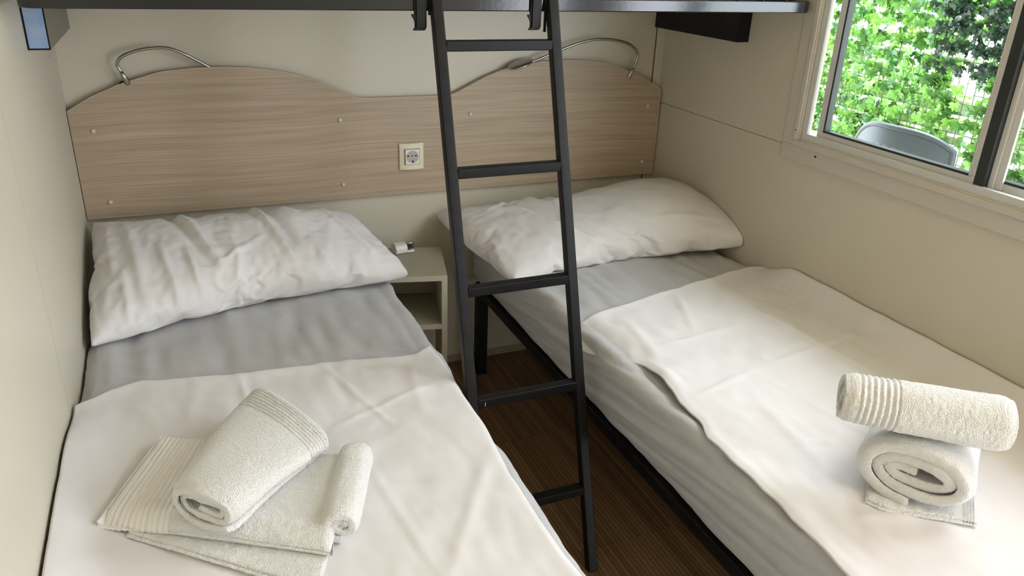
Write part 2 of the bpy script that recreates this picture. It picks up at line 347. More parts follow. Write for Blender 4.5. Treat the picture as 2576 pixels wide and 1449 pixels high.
l2 = reading_lamp((1.855, .03, 1.09), [(1.858, -.002, 1.122), (1.868, -.006, 1.150), (1.866, -.010, 1.175), (1.840, -.014, 1.200), (1.790, -.016, 1.218), (1.720, -.018, 1.226), (1.650, -.018, 1.221), (1.570, -.018, 1.199), (1.490, -.018, 1.170), (1.435, -.016, 1.150)],
                  ((1.402, -.010, 1.146), (-.92, -.05, -.30)), 'gooseneck reading lamp with oval head above the right hump, behind the ladder', 1)

# ================================================================ BRACKETS holding the bunk
def bracket(x0, x1, label, front):
    B = empty('bunk_bracket', ((x0 + x1) / 2, -.2, 1.262)); tag(B, label, 'bracket')
    MB().box((x0, -.448, 1.262), (x1, .028, 1.372)).build('box_section', M['side_reflect'] if front else M['black'], B, bevel=.0015)
    if front:
        MB().box((x0 - .0 , -.4505, 1.262), (x1, -.4482, 1.372)).build('end_rim', M['black'], B)
        MB().box((x0 + .0035, -.4518, 1.266), (x1 - .003, -.4506, 1.372)).build('end_plate', M['blue'], B)
    else:
        MB().box((x0, -.4505, 1.262), (x1, -.4482, 1.372)).build('end_rim', M['black'], B)
bracket(.001, .046, 'blue-ended steel bracket on the left wall under the upper bunk', True)
bracket(1.953, 1.999, 'long black steel bracket on the right wall under the upper bunk', False)

# ================================================================ UPPER BUNK
ub = empty('upper_bunk', (1.0, -.36, 1.372)); tag(ub, 'black steel upper bunk frame across the top of the room', 'bunk bed')
bz0, bz1 = 1.3725, 1.4025
def ring(xa, xb, ya, yb, r, w, z0, z1):
    def loop(off):
        out = []
        for cx_, cy_, a0 in ((xb - r, yb - r, 0), (xa + r, yb - r, 90), (xa + r, ya + r, 180), (xb - r, ya + r, 270)):
            for k in range(7):
                t = math.radians(a0 + 15 * k); out.append((cx_ + (r - off) * math.cos(t), cy_ + (r - off) * math.sin(t)))
        return out
    mb = MB(); A = loop(0); B_ = loop(w); n = len(A)
    mb.v = [Vector((x, y, z0)) for x, y in A] + [Vector((x, y, z1)) for x, y in A] + [Vector((x, y, z0)) for x, y in B_] + [Vector((x, y, z1)) for x, y in B_]
    for i in range(n):
        j = (i + 1) % n
        mb.f += [(i, j, n + j, n + i), (2 * n + j, 2 * n + i, 3 * n + i, 3 * n + j), (n + i, n + j, 3 * n + j, 3 * n + i), (j, i, 2 * n + i, 2 * n + j)]
    return mb
ring(.032, 1.985, -.735, -.005, .045, .03, bz0, bz1).build('frame_tube', M['gloss'], ub, bevel=.003)
ms = MB()
for i in range(1, 24): ms.tube([(.03 + i * .0805, -.732, 1.404), (.03 + i * .0805, -.01, 1.404)], .0018, 6)
for i in range(0, 14): ms.tube([(.05, -.715 + i * .05, 1.4072), (1.97, -.715 + i * .05, 1.4072)], .0018, 6)
ms.build('wire_mesh', M['black'], ub)
# bunk hooks for the ladder (profile in the x-z plane)
def hook_profile(x):
    pts = [(x, 1.43), (x + .029, 1.43), (x + .029, 1.338), (x + .0255, 1.3315), (x + .021, 1.3305), (x - .003, 1.3305), (x - .002, 1.3335), (x + .001, 1.3365), (x + .0015, 1.346), (x - .001, 1.355), (x - .0065, 1.3625), (x - .006, 1.3660), (x, 1.3655)]
    return pts
for x in (.815, 1.103):
    MB().prism([(a, -.741, b) for a, b in hook_profile(x)][::-1], (0, .006, 0)).box((x + .004, -.745, 1.336), (x + .026, -.7405, 1.43)).build('ladder_hook', M['black'], ub, bevel=.001)
mt = MB().box((.05, -.70, 1.409), (1.95, -.02, 1.51)); mo = tag(mt.build('upper_mattress', M['floral'], bevel=.03, seg=4), 'patterned mattress lying on the upper bunk wire mesh', 'mattress')

# ================================================================ LADDER
ld = empty('ladder', (1.013, -1.17, 0)); tag(ld, 'black steel ladder leaning between the two beds up to the bunk', 'ladder')
ly = lambda z: -1.170 + .307 * z - .0
TW = .0255
for x in (.8655, 1.1575):
    zt = 1.46
    MB().bar((x, ly(.0), 0.0), (x, ly(zt), zt), TW, .026, (1, 0, 0)).build('side_rail', M['black'], ld, bevel=.003)
for z in (1.300, 1.0225, .7535, .490, .2195):
    MB().bar((.877, ly(z), z), (1.146, ly(z), z), .027, .024, (0, 0, 1)).build('rung', M['black'], ld, bevel=.0025)
for x in (.8655, 1.1575):
    dz = 1.372
    MB().box((x - .017, -.742, 1.326 if x > 1 else 1.364), (x - .0115, -.7358, 1.43)).build('hook_plate', M['black'], ld, bevel=.0008)
# tiny paint chips on the fourth rung
MB().box((.895, ly(.4905) - .0142, .484), (.8962, ly(.4905) - .0135, .494)).build('paint_chip', M['white_pl'], ld)

# ================================================================ NIGHTSTAND
ns = empty('nightstand', (.94, -.2, 0)); tag(ns, 'small open beige nightstand standing in the corner between the beds', 'nightstand')
th = math.radians(-13); Rz = Matrix.Rotation(th, 3, 'Z'); org = Vector((1.026, -.350, 0)); wN, dN, zt = .215, .262, .54
def nb(a, b): 
    mb = MB(); mb.box(a, b); mb.v = [Rz @ v + org for v in mb.v]; return mb
nb((-wN, 0.001, zt - .016), (0, dN, zt)).build('top', M['ns'], ns)
nb((-wN, -.001, zt - .018), (0, .001, zt + .0002)).build('top_edge', M['nsedge'], ns)
nb((-.018, 0.0, 0), (0, dN, zt - .0165)).build('side_panel', M['nsedge'], ns)
nb((-wN, 0.0, 0), (-wN + .018, dN, zt - .0165)).build('side_panel', M['nsedge'], ns)
nb((-wN + .0185, .002, .350), (-.0185, dN, .366)).build('shelf', M['ns'], ns)
nb((-wN + .0185, 0, .349), (-.0185, .002, .3665)).build('shelf_edge', M['nsedge'], ns)
nb((-wN + .0185, dN - .006, .367), (-.0185, dN, zt - .018)).build('back_panel', M['ns'], ns)
# small white gadget on top
g = empty('plug_in_device', (.945, -.09, .541)); tag(g, 'small white plastic plug-in device with a metal end lying on the nightstand', 'plug')
q = Vector((.940, -.105, .5405)); Rg = Matrix.Rotation(math.radians(8), 3, 'Z')
mb = MB()
prof = [(-.018, 0), (-.024, .006), (-.025, .022), (-.018, .032), (0, .035), (.018, .032), (.022, .02), (.021, .004), (.015, 0)]
mb.prism([Rg @ Vector((-.028, y, z)) + q for y, z in prof], Rg @ Vector((.044, 0, 0))); mb.build('body', M['white_pl'], g, bevel=.005, seg=3)
mb = MB(); mb.prism([Rg @ Vector((.016, y * .85, z * .3)) + q for y, z in prof], Rg @ Vector((.026, 0, 0))); mb.build('lower_grip', M['white_pl'], g, bevel=.002)
mb = MB(); mb.tube([Rg @ Vector((.016, -.004, .028)) + q, Rg @ Vector((.036, -.004, .030)) + q, Rg @ Vector((.042, -.004, .026)) + q, Rg @ Vector((.042, -.004, .010)) + q], .0042, 10); mb.build('chrome_clip', M['chrome'], g, smooth=True)
mb = MB(); mb.prism([Rg @ Vector((.0165, y * .8, .012 + z * .36)) + q for y, z in prof], Rg @ Vector((.019, 0, 0))); mb.build('dark_slot', mat('dark_brown_plastic', (.05, .03, .02), .4), g)

# ================================================================ BEDS
ZL, ZR = .538, .566      # mattress tops
def bed_frame(xa, xb, z0, label):
    B = empty('bed_frame', ((xa + xb) / 2, -1.0, 0)); tag(B, label, 'bed frame')
    ring(xa, xb, -2.02, -.06, .02, .03, z0 - .035, z0 - .002).build('rail_frame', M['black'], B, bevel=.003)
    for x in (xa + .022, xb - .022):
        for y in (-.088, -1.95):
            MB().box((x - .02, y - .02, 0), (x + .02, y + .02, z0 - .036)).build('leg', M['black'], B, bevel=.002)
    sl = MB()
    for k in range(14): sl.box((xa + .031, -.16 - k * .135, z0 - .014), (xb - .031, -.105 - k * .135, z0 - .004))
    sl.build('slats', M['ns'], B)
bed_frame(.03, .79, .355, 'black steel frame of the left bed, under its mattress')
bed_frame(1.225, 1.985, .375, 'black steel frame of the right bed with its corner leg showing')

def mattress(name, xa, xb, ya, yb, z0, z1, label, seed):
    """rounded slab wrapped in a wrinkled fitted sheet"""
    prof = []  # cross-section going from bottom-left round to bottom-right
    r = .028; H = z1 - z0; Wd = xb - xa
    def arc(cx_, cz_, a0, a1, n):
        return [(cx_ + r * math.cos(math.radians(lerp(a0, a1, k / n))), cz_ + r * math.sin(math.radians(lerp(a0, a1, k / n)))) for k in range(n + 1)]
    P_ = [(xa + Wd * .25, z0)] + arc(xa + r, z0 + r, 270, 180, 5) + [(xa, lerp(z0 + r, z1 - r, k / 30)) for k in range(1, 30)] + arc(xa + r, z1 - r, 180, 90, 6)
    P_ += [(lerp(xa + r, xb - r, k / 90), z1) for k in range(1, 90)] + arc(xb - r, z1 - r, 90, 0, 6) + [(xb, lerp(z1 - r, z0 + r, k / 30)) for k in range(1, 30)] + arc(xb - r, z0 + r, 0, -90, 5) + [(xb - Wd * .25, z0)]
    L_ = 300; n = len(P_); v = []
    for j in range(L_ + 1):
        t = j / L_; y = lerp(yb, ya, t)
        e = min(1, min(j, L_ - j) / 5.0); sh = math.sqrt(max(0, 1 - (1 - e) ** 2)) * .022 - .022
        for (x, z) in P_:
            zt_ = (z - z0) / H
            if x <= xa + r: nxv, nzv = -1, 0
            elif x >= xb - r: nxv, nzv = 1, 0
            else: nxv, nzv = 0, (1 if z > z0 + H / 2 else 0)
            if zt_ > .85: nzv = 1
            d = 0
            if nxv:   # long diagonal pulls on the sides
                s_ = (y * 1.0 + z * 3.0 * (1 if seed else -1))
                d = .010 * (.5 - abs(nz(y * 1.2 + seed, z * 20 + y * 3.5, seed))) + .006 * nz(s_ * 3.0 + seed, z * 34 + y * 5, seed) + .0050 * (.4 - abs(nz(y * 4, z * 48 + y * 9, seed + 3)))
                d += .010 * math.sin(zt_ * math.pi) * .6
            if nzv:
                d += .0035 * nz(x * 5, y * 5, seed) + .0034 * nz(x * 24, y * 5 + x * 3, seed + 9) * (1 + 2 * math.exp(-((y - (-.62)) / .25) ** 2)) + .0016 * nz(x * 26 + y * 10, y * 26, 5)
            cxm = (x - (xa + xb) / 2) / (Wd / 2); czm = (z - (z0 + z1) / 2) / (H / 2)
            v.append((x + nxv * d + (cxm * sh), y, z + (nzv * d if z > z0 + .01 else 0) + czm * sh))
    f = []
    for j in range(L_):
        for i in range(n):
            a0 = j * n + i; a1 = j * n + (i + 1) % n; f.append((a0, a0 + n, a1 + n, a1))
    f.append(tuple(range(n))); f.append(tuple(L_ * n + i for i in range(n))[::-1])
    o = obj(name, v, f, M['sheet'], smooth=True); tag(o, label, 'mattress'); return o
mattress('mattress', .012, .838, -2.05, -.035, .357, ZL, 'left mattress under a tight light grey fitted sheet', 0)
mattress('mattress', 1.232, 1.992, -2.05, -.035, .377, ZR, 'right mattress in a wrinkled light grey fitted sheet overhanging its frame', 4)

# ---------------------------------------------------------------- cover sheets
def crease(x, y, segs):
    d = 0
    for (x0, y0, x1_, y1_, a, w_) in segs:
        vx, vy = x1_ - x0, y1_ - y0; L2 = vx * vx + vy * vy; t = ((x - x0) * vx + (y - y0) * vy) / L2
        tt = max(0, min(1, t)); dx, dy = x - (x0 + vx * tt), y - (y0 + vy * tt); sd_ = (vx * (y - y0) - vy * (x - x0)) / math.sqrt(L2)
        fall = math.sin(math.pi * min(1, max(0, tt * .94 + .03))) ** .5
        d += a * fall * math.exp(-((dx * dx + dy * dy) / (w_ * w_)))
    return d
def thick(o, t, offset=-1):
    s = o.modifiers.new('solid', 'SOLIDIFY'); s.thickness = t; s.offset = offset; return o
nu, nv = 190, 230
# LEFT cover: u across from wall to the aisle edge then hanging over, v toward the foot
edgeL = [(0, -.845), (.02, -.83), (.07, -.785), (.13, -.757), (.17, -.765), (.34, -.795), (.55, -.805), (.70, -.832), (.772, -.838), (.80, -.815), (.825, -.797), (.9, -.79)]
segL = [(.545, -.81, .60, -1.0, .006, .012), (.60, -1.0, .64, -1.12, .005, .010), (.56, -.83, .575, -1.02, -.004, .018), (.75, -.87, .72, -1.10, .005, .018), (.66, -1.02, .78, -1.16, .005, .02), (.35, -.80, .355, -.93, .005, .012),
        (.52, -1.09, .80, -.98, .0035, .012), (.58, -1.30, .78, -1.44, .005, .016), (.55, -1.18, .60, -1.60, .0045, .014), (.60, -1.62, .80, -1.30, .005, .02), (.12, -.86, .20, -1.02, .006, .022), (.05, -1.0, .10, -1.3, .006, .025), (.24, -.85, .23, -.98, .005, .02), (.04, -1.35, .16, -1.6, .006, .03)]
v = []
for j in range(nv + 1):
    t = j / nv
    for i in range(nu + 1):
        s_ = .874 * (i / nu)                       # arc length across
        # profile: climbs slightly at the wall, flat, then rolls over the aisle edge
        xe = .818 + .008 * math.sin(t * 9) + .006 * nz(t * 8, 1)
        if s_ <= xe - .012: x = .006 + s_; hang = 0
        else:
            a = (s_ - (xe - .012)) / .020; 
            if a < math.pi / 2: x = .006 + xe - .012 + .020 * math.sin(a); hang = .020 * (1 - math.cos(a))
            else: x = .006 + xe + .008 + .004 * (a - 1.57); hang = .020 + (a - math.pi / 2) * .020
        y0 = itp(edgeL, min(s_, .87)); y = lerp(y0, -2.10, t ** 1.05)
        z = ZL + .009 - hang + .028 * math.exp(-((x) / .05) ** 1.6) * sm(0, .2, t) + .012 * math.exp(-(x / .10) ** 2)
        k = sm(0, .04, t)
        z += .0030 * (.3 - abs(nz(x * 6 + 1, y * 6, 31))) + .0022 * (.3 - abs(nz(x * 13, y * 11, 33))) + .0035 * nz(x * 5, y * 5, 2) + .0030 * nz(x * 14 + 3 * y, y * 8, 7) + .0016 * nz(x * 34, y * 16, 1)
        z += crease(x, y, [(p, q, r, t_, am * .75, w_ * .8) for p, q, r, t_, am, w_ in segL]) + .004 * (1 - k)
        if t == 0: z -= .003
        x += (.006 * nz(y * 6, 3, z * 9) if hang > 0 else 0)
        v.append((max(x, .003), y, z))
o = obj('cover_sheet', v, grid_faces(nu, nv, flip=True), M['duvet'], smooth=True); thick(o, .003)
tag(o, 'flat white cover sheet spread on the left bed under the folded towels', 'bed sheet', kind=None)
# RIGHT cover
edgeR = [(1.22, -.85), (1.25, -.845), (1.40, -.815), (1.53, -.775), (1.70, -.735), (1.86, -.702), (1.95, -.688), (2.0, -.70)]
sideR = [(-.85, 1.235), (-.90, 1.245), (-1.0, 1.272), (-1.10, 1.285), (-1.18, 1.283), (-1.28, 1.262), (-1.35, 1.262), (-1.42, 1.238), (-1.6, 1.236), (-1.8, 1.222), (-2.1, 1.215)]
segR = [(1.60, -.78, 1.50, -1.02, .004, .015), (1.35, -1.06, 1.66, -1.02, .0035, .012), (1.30, -1.30, 1.55, -1.24, .004, .012), (1.55, -1.24, 1.97, -1.16, .003, .012), (1.28, -1.50, 1.50, -1.55, .004, .014), (1.36, -.90, 1.33, -1.10, .006, .018),
        (1.42, -.92, 1.50, -1.15, -.004, .03), (1.74, -.80, 1.80, -1.4, .0035, .012), (1.30, -1.12, 1.30, -1.30, .006, .02), (1.33, -1.75, 1.55, -1.82, .004, .015), (1.52, -1.30, 1.60, -1.7, .003, .014), (1.44, -1.36, 1.40, -1.6, .004, .02)]
v = []
for j in range(nv + 1):
    t = j / nv
    for i in range(nu + 1):
        q_ = i / nu
        ya = -.85; y_nom = lerp(-.80, -2.10, t ** 1.05)
        xs = itp([(-a, b) for a, b in sideR], -y_nom)
        x = lerp(xs, 1.996, q_)
        y = lerp(itp(edgeR, x), -2.10, t ** 1.05)
        din = x - xs; dtop = itp(edgeR, x) - y
        lift = 0.004 + .010 * math.exp(-(din / .02) ** 2) * (.5 + nz(y * 7, 4)) 
        # the turned-out corner droops over the mattress edge
        cor = math.exp(-((y + .93) / .13) ** 2) 
        z = ZR + .008 + lift + .05 * math.exp(-((1.998 - x) / .045) ** 1.5) * sm(0, .12, t) - cor * .048 * math.exp(-(din / .035) ** 2)
        x -= cor * .030 * math.exp(-(din / .03) ** 2)
        z += .0030 * (.3 - abs(nz(x * 6 + 1, y * 6, 41))) + .0020 * (.3 - abs(nz(x * 12, y * 10, 43))) + .0035 * nz(x * 5, y * 5, 12) + .0030 * nz(x * 12 - 4 * y, y * 7, 17) + .0016 * nz(x * 30, y * 18, 11)
        z += crease(x, y, [(p, q, r, t_, am * .75, w_ * .8) for p, q, r, t_, am, w_ in segR]) + .004 * math.exp(-(dtop / .02) ** 2)
        edge_wave = .006 * nz(y * 16, 8) * math.exp(-(din / .03) ** 2)
        z -= .006 * math.exp(-(din / .012) ** 2)
        v.append((min(x + edge_wave, 1.9985), y, z))
o = obj('cover_sheet', v, grid_faces(nu, nv, flip=False), M['duvet'], smooth=True); thick(o, .004)
tag(o, 'flat white cover sheet on the right bed with a turned-out corner at the aisle', 'bed sheet')
#PILLOWS
# ---------------------------------------------------------------- pillows
def sim_pillow(w, h, nx, ny, frames, pressure):
    """inflate a stitched two-layer case with the cloth solver and return its vertices and faces"""
    vs = []; idx = {}
    for s in (1, -1):
        for j in range(ny + 1):
            for i in range(nx + 1):
                e_ = i in (0, nx) or j in (0, ny)
                if s == -1 and e_: idx[s, i, j] = idx[1, i, j]; continue
                x = (i / nx - .5) * w; y = (j / ny - .5) * h; d = min(i, nx - i, j, ny - j) / ny
                idx[s, i, j] = len(vs); vs.append((x, y, 0 if e_ else s * (.01 + .04 * min(1, d * 4)) + .006 * nz(x * 9, y * 9, s)))
    fs = []
    for s in (1, -1):
        for j in range(ny):
            for i in range(nx):
                q = [idx[s, i, j], idx[s, i + 1, j], idx[s, i + 1, j + 1], idx[s, i, j + 1]]; fs.append(q if s == 1 else q[::-1])
    me = bpy.data.meshes.new('case'); me.from_pydata(vs, [], fs); o = bpy.data.objects.new('case', me); COL.objects.link(o)
    c = o.modifiers.new('c', 'CLOTH'); st = c.settings
    st.quality = 6; st.mass = .25; st.tension_stiffness = 25; st.compression_stiffness = 25; st.shear_stiffness = 8; st.bending_stiffness = .25
    st.tension_damping = 8; st.compression_damping = 8; st.air_damping = 3
    st.use_pressure = True; st.uniform_pressure_force = pressure; st.effector_weights.gravity = 0
    c.collision_settings.use_collision = False; c.point_cache.frame_start = 1; c.point_cache.frame_end = frames
    for fr_ in range(1, frames + 1): S.frame_set(fr_)
    ev = o.evaluated_get(bpy.context.evaluated_depsgraph_get()); co = [v_.co.copy() for v_ in ev.data.vertices]
    bpy.data.objects.remove(o); bpy.data.meshes.remove(me); S.frame_set(1)
    return co, fs, vs
PCO, PFS, PREST = sim_pillow(.84, .48, 110, 62, 35, 6)
mxx = max(abs(c.x) for c in PCO); mxy = max(abs(c.y) for c in PCO); mxz = max(abs(c.z) for c in PCO)
def pillow(name, corners, T, zmin, label, extra, mirror=False, ymax=-.002, xlim=(.002, 1.998), fall=None):
    """corners: FL FR BR BL, the case mapped on a bilinear patch; T = half thickness"""
    FL, FR, BR, BL = [Vector(c) for c in corners]
    nrm = ((FR - FL).normalized()).cross((BL - FL).normalized()).normalized()
    v = []
    for c, r0 in zip(PCO, PREST):
        cx_ = -c.x if mirror else c.x
        a = cx_ / mxx * .5 + .5; b_ = c.y / mxy * .5 + .5; zz = c.z / mxz
        ua, ub = 2 * a - 1, 2 * b_ - 1; a = .5 + ua / 2 * (1 + .075 * (1 - ub * ub) - .02 * ub * ub); b_ = .5 + ub / 2 * (1 + .07 * (1 - ua * ua) - .02 * ua * ua)
        p = FL * (1 - a) * (1 - b_) + FR * a * (1 - b_) + BR * a * b_ + BL * (1 - a) * b_
        zz = math.copysign(abs(zz) ** .8, zz); p = p + nrm * (zz * (T if zz > 0 else T * .8))
        top = 1 if c.z > 0 else 0
        d = extra(max(0, min(1, a)), max(0, min(1, b_)), top) if extra else Vector((0, 0, 0))
        p = p + d
        zm = zmin(p.x, p.y) if callable(zmin) else zmin
        if p.z < zm: p.z = zm + (p.z - zm) * .03
        if p.z > .70 and p.y > ymax: p.y = ymax
        p.y = min(p.y, .026); p.x = min(max(p.x, xlim[0]), xlim[1])
        v.append(p)
    fs = [q[::-1] for q in PFS] if mirror else PFS
    o = obj(name, v, fs, M['pillow'], smooth=True)
    sb = o.modifiers.new('s', 'SUBSURF'); sb.levels = 1; sb.render_levels = 1
    tag(o, label, 'pillow'); return o
def seg_ridge(a, b_, segs): return crease(a, b_, [(p, q, r, t_, am * 1.35, w_ * .75) for p, q, r, t_, am, w_ in segs])
LW = [(.28, 1.0, .40, .25, .016, .022), (.26, 1.0, .36, .3, -.012, .03), (.55, .98, .62, .22, .020, .020), (.585, .95, .66, .25, -.012, .03), (.80, .9, .90, .22, .014, .018), (.83, .85, .93, .3, -.010, .02),
      (.12, .8, .17, .12, .012, .025), (.22, .55, .26, .08, .012, .018), (.30, .45, .33, .06, .010, .014), (.46, .40, .43, .06, .009, .016), (.70, .40, .74, .1, .010, .018), (.38, .28, .55, .45, .006, .015), (.66, .9, .74, .5, .007, .016), (.10, .4, .12, .03, .012, .015), (.05, .9, .08, .3, .012, .02)]
def exL(a, b_, top):
    z = 0
    if top:
        e_ = min(1, 5 * min(a, 1 - a, b_, 1 - b_) + .15)
        z = seg_ridge(a, b_, LW) * e_ * .85 + .010 * (.3 - abs(nz(a * 9, b_ * 2.5, 2))) * e_ + .005 * (.3 - abs(nz(a * 22 + b_ * 3, b_ * 5, 4))) + .005 * nz(a * 50, b_ * 9, 5) * max(0, .5 - b_) * 2.2 + .003 * nz(a * 40, b_ * 24, 9)
        z += .030 * math.exp(-((a - .62) / .30) ** 2 - ((b_ - .75) / .35) ** 2)
    return Vector((0, -z * .35, z))
pillow('pillow', [(.012, -.575, .560), (.895, -.400, .575), (.79, -.045, .660), (.012, -.035, .715)], .092, ZL + .004, 'wrinkled white pillow on the left bed propped against the headboard', exL)
RWk = [(.30, .95, .36, .40, .012, .03), (.40, .8, .30, .2, .010, .02), (.18, .9, .30, .35, .010, .02), (.05, .95, .25, .6, .008, .02), (.25, .5, .40, .1, .008, .014), (.34, .45, .42, .12, .008, .012), (.5, .12, .95, .10, .007, .02), (.62, .25, .9, .16, .005, .02), (.15, .5, .24, .15, .009, .015), (.08, .7, .35, .85, .006, .014)]
def exR(a, b_, top):
    z = 0
    if top:
        e_ = min(1, 5 * min(a, 1 - a, b_, 1 - b_) + .1)
        z = seg_ridge(a, b_, RWk) * e_ * .7 + .005 * nz(a * 18, b_ * 10, 22) * e_ * (1.3 - a) + .003 * nz(a * 40, b_ * 24, 29) * (1.2 - a)
        z += .045 * math.exp(-((a - .78) / .22) ** 2 - ((b_ - .45) / .35) ** 2)
    return Vector((0, 0, z))
pillow('pillow', [(1.180, -.535, .560), (2.055, -.600, .620), (2.03, -.040, .700), (1.085, .010, .622)], .085, lambda x, y: (ZR + .003) if x > 1.232 else ZR - .02 - (1.232 - x) * .6, 'smooth plump white pillow on the right bed below the headboard corner', exR, mirror=True)
#TOWELS
# ---------------------------------------------------------------- towels
def roll(name, parent, A, B, up, RA, RB, t=.011, turns=2.1, start=.0, flat=0, ribs=None, tail=0, nlen=70, seed=0, bow=None, mats=None, skew=(0, 0), ribh=.0028):
    """cloth wound in a spiral about the line A->B. RA/RB = (half width, half height) at each end.
    ribs = (u0,u1,n): raised stripes round the outer turn between those fractions of the length"""
    A, B = Vector(A), Vector(B); ax = (B - A).normalized(); up = Vector(up); side = ax.cross(up).normalized(); up = side.cross(ax)
    NS = int(44 * turns); ring_ = []
    for k in range(NS + 1):
        q = k / NS; th_ = start + 2 * math.pi * turns * q
        ring_.append((th_, q))
    v = []; f = []; mi = []
    for j in range(nlen + 1):
        u = j / nlen; c = A.lerp(B, u) + (bow(u) if bow else Vector((0, 0, 0)))
        ra = lerp(RA[0], RB[0], u); rb = lerp(RA[1], RB[1], u)
        eo = min(u, 1 - u) * (B - A).length; rnd = 1 - .12 * math.exp(-(eo / .012) ** 2)
        rowo = []; rowi = []
        for k, (th_, q) in enumerate(ring_):
            w = q                                   # 0 = inner end, 1 = outer end
            tw = t * .5
            # radius shrinks one thickness per turn
            back = (1 - w) * turns * t * 1.12
            wob = .0022 * nz(math.cos(th_) * 1.6 + seed, math.sin(th_) * 1.6, u * 3 + w * 4) + .004 * nz(w * 9 + seed, u * 4, 3) * (1 - w)
            rr_a = max(.004, ra - back); rr_b = max(.003, rb - back)
            endpull = (1 - w) * .010 * (math.exp(-(eo / .02) ** 2)) * (1 + nz(w * 7, seed))
            for sgn, row in ((1, rowo), (-1, rowi)):
                a_ = rr_a * rnd + sgn * tw + wob; b2 = rr_b * rnd + sgn * tw + wob
                d = 0
                if ribs and sgn > 0 and w > .35:
                    ru = (u - ribs[0]) / (ribs[1] - ribs[0])
                    if 0 <= ru <= 1: d = ribh * abs(math.sin(ru * ribs[2] * math.pi)) - ribh * .7
                    if ribs[0] <= u <= ribs[1] or (ru > 1 and ribs[1] > .8) or (ru < 0 and ribs[0] < .2): d -= .001
                ct, st_ = math.cos(th_), math.sin(th_)
                pw = 2.0 / (2.0 + flat)
                px = math.copysign(abs(ct) ** pw, ct) * (a_ + d); pz = math.copysign(abs(st_) ** pw, st_) * (b2 + d)
                row.append(c + side * px + up * pz + ax * (px * lerp(skew[0], skew[1], u)) + ax * ((endpull if u < .5 else -endpull)) + ax * (.004 * nz(th_ * .8, seed, w) * math.exp(-(eo / .05) ** 2)))
        v += rowo + rowi
    n = NS + 1; st2 = 2 * n
    for j in range(nlen):
        for k in range(NS):
            a0 = j * st2 + k; f.append((a0, a0 + 1, a0 + 1 + st2, a0 + st2)); b0 = a0 + n; f.append((b0, b0 + st2, b0 + st2 + 1, b0 + 1))
        for k in (0, NS):
            a0 = j * st2 + k; q = (a0, a0 + st2, a0 + n + st2, a0 + n); f.append(q if k == 0 else q[::-1])
    for j in (0, nlen):
        for k in range(NS):
            a0 = j * st2 + k; q = (a0, a0 + n, a0 + n + 1, a0 + 1); f.append(q if j == 0 else q[::-1])
    o = obj(name, v, f, M['terry'] if not mats else mats, parent, smooth=True)
    s2 = o.modifiers.new('s', 'SUBSURF'); s2.levels = 1; s2.render_levels = 1
    if ribs and ribs[3:]:
        pass
    return o
def ribbed(o, test):
    """give the woven stripes their own material on the faces test() accepts"""
    o.data.materials.append(M['band'])
    for p in o.data.polygons:
        if test(p.center): p.material_index = len(o.data.materials) - 1
    return o
def slab(name, parent, quad, z0, th_, m, nx=90, ny=60, ribs=None, layers=2, seed=0, zfun=None, edge=None):
    """folded towel: closed rounded slab on a bilinear quad (FL, FR, BR, BL in xy) with grooves between its layers"""
    FL, FR, BR, BL = [Vector((*q, 0)) for q in quad]; v = []; 
    def P2(a, b_):
        p = FL * (1 - a) * (1 - b_) + FR * a * (1 - b_) + BR * a * b_ + BL * (1 - a) * b_
        if edge: p = p + edge(a, b_)
        return p
    NV = 16; loop = []
    # closed section across b: top from front to back, around the back, bottom, around the front with layer grooves
    for k in range(ny + 1): loop.append((k / ny, 1, 0))
    for k in range(1, NV): loop.append((1, 1 - 2 * k / NV, 1))
    for k in range(ny + 1): loop.append((1 - k / ny, -1, 0))
    for k in range(1, NV): loop.append((0, -1 + 2 * k / NV, -1))
    n = len(loop); wy = (BL - FL).length
    for i in range(nx + 1):
        a = i / nx; ea = min(a, 1 - a) * (FR - FL).length; ra_ = math.sqrt(max(0.02, 1 - max(0, 1 - ea / (th_ * .5)) ** 2))
        for (b_, s_, sd_) in loop:
            eb_ = min(b_, 1 - b_) * wy; rb_ = math.sqrt(max(0.0, 1 - max(0, 1 - eb_ / (th_ * .45)) ** 2))
            p = P2(a, b_)
            hh = th_ * .5
            if sd_ == 0: z = z0 + hh + s_ * hh * ra_ * (rb_ * .45 + .55) ; out = 0
            else:
                z = z0 + hh + s_ * hh * ra_ * .55; out = .004 * math.cos(s_ * math.pi / 2) + .0035 * abs(math.cos(s_ * math.pi * layers / 2)) - .002
            dirb = (P2(a, 1) - P2(a, 0)).normalized(); p = p + dirb * (out * (1 if sd_ > 0 else -1)) if sd_ else p
            if s_ > 0 or sd_:
                k_ = (s_ + 1) / 2
                z += (.0022 * nz(p.x * 18, p.y * 18, seed) + .0013 * nz(p.x * 60, p.y * 60, seed)) * k_
                if zfun: z += zfun(a, b_) * k_
                if ribs and ribs[0] <= a <= ribs[1]: z += (.0026 * abs(math.sin((a - ribs[0]) / (ribs[1] - ribs[0]) * ribs[2] * math.pi)) * 1.7 - .0042) * k_
            v.append((p.x, p.y, z))
    f = []
    for i in range(nx):
        for k in range(n):
            a0 = i * n + k; a1 = i * n + (k + 1) % n; f.append((a0, a0 + n, a1 + n, a1))
    f.append(tuple(range(n))[::-1] if False else tuple(range(n))); f.append(tuple(nx * n + k for k in range(n))[::-1])
    o = obj(name, v, f, m, parent, smooth=True); return o
TB = ZL + .013
def fluffy(o, k=.0022, size=.006):
    tx = bpy.data.textures.get('terry_loops') or bpy.data.textures.new('terry_loops', 'CLOUDS'); tx.noise_scale = size; tx.noise_depth = 1
    d = o.modifiers.new('fluff', 'DISPLACE'); d.texture = tx; d.strength = k; d.mid_level = .5; d.texture_coords = 'LOCAL'; return o
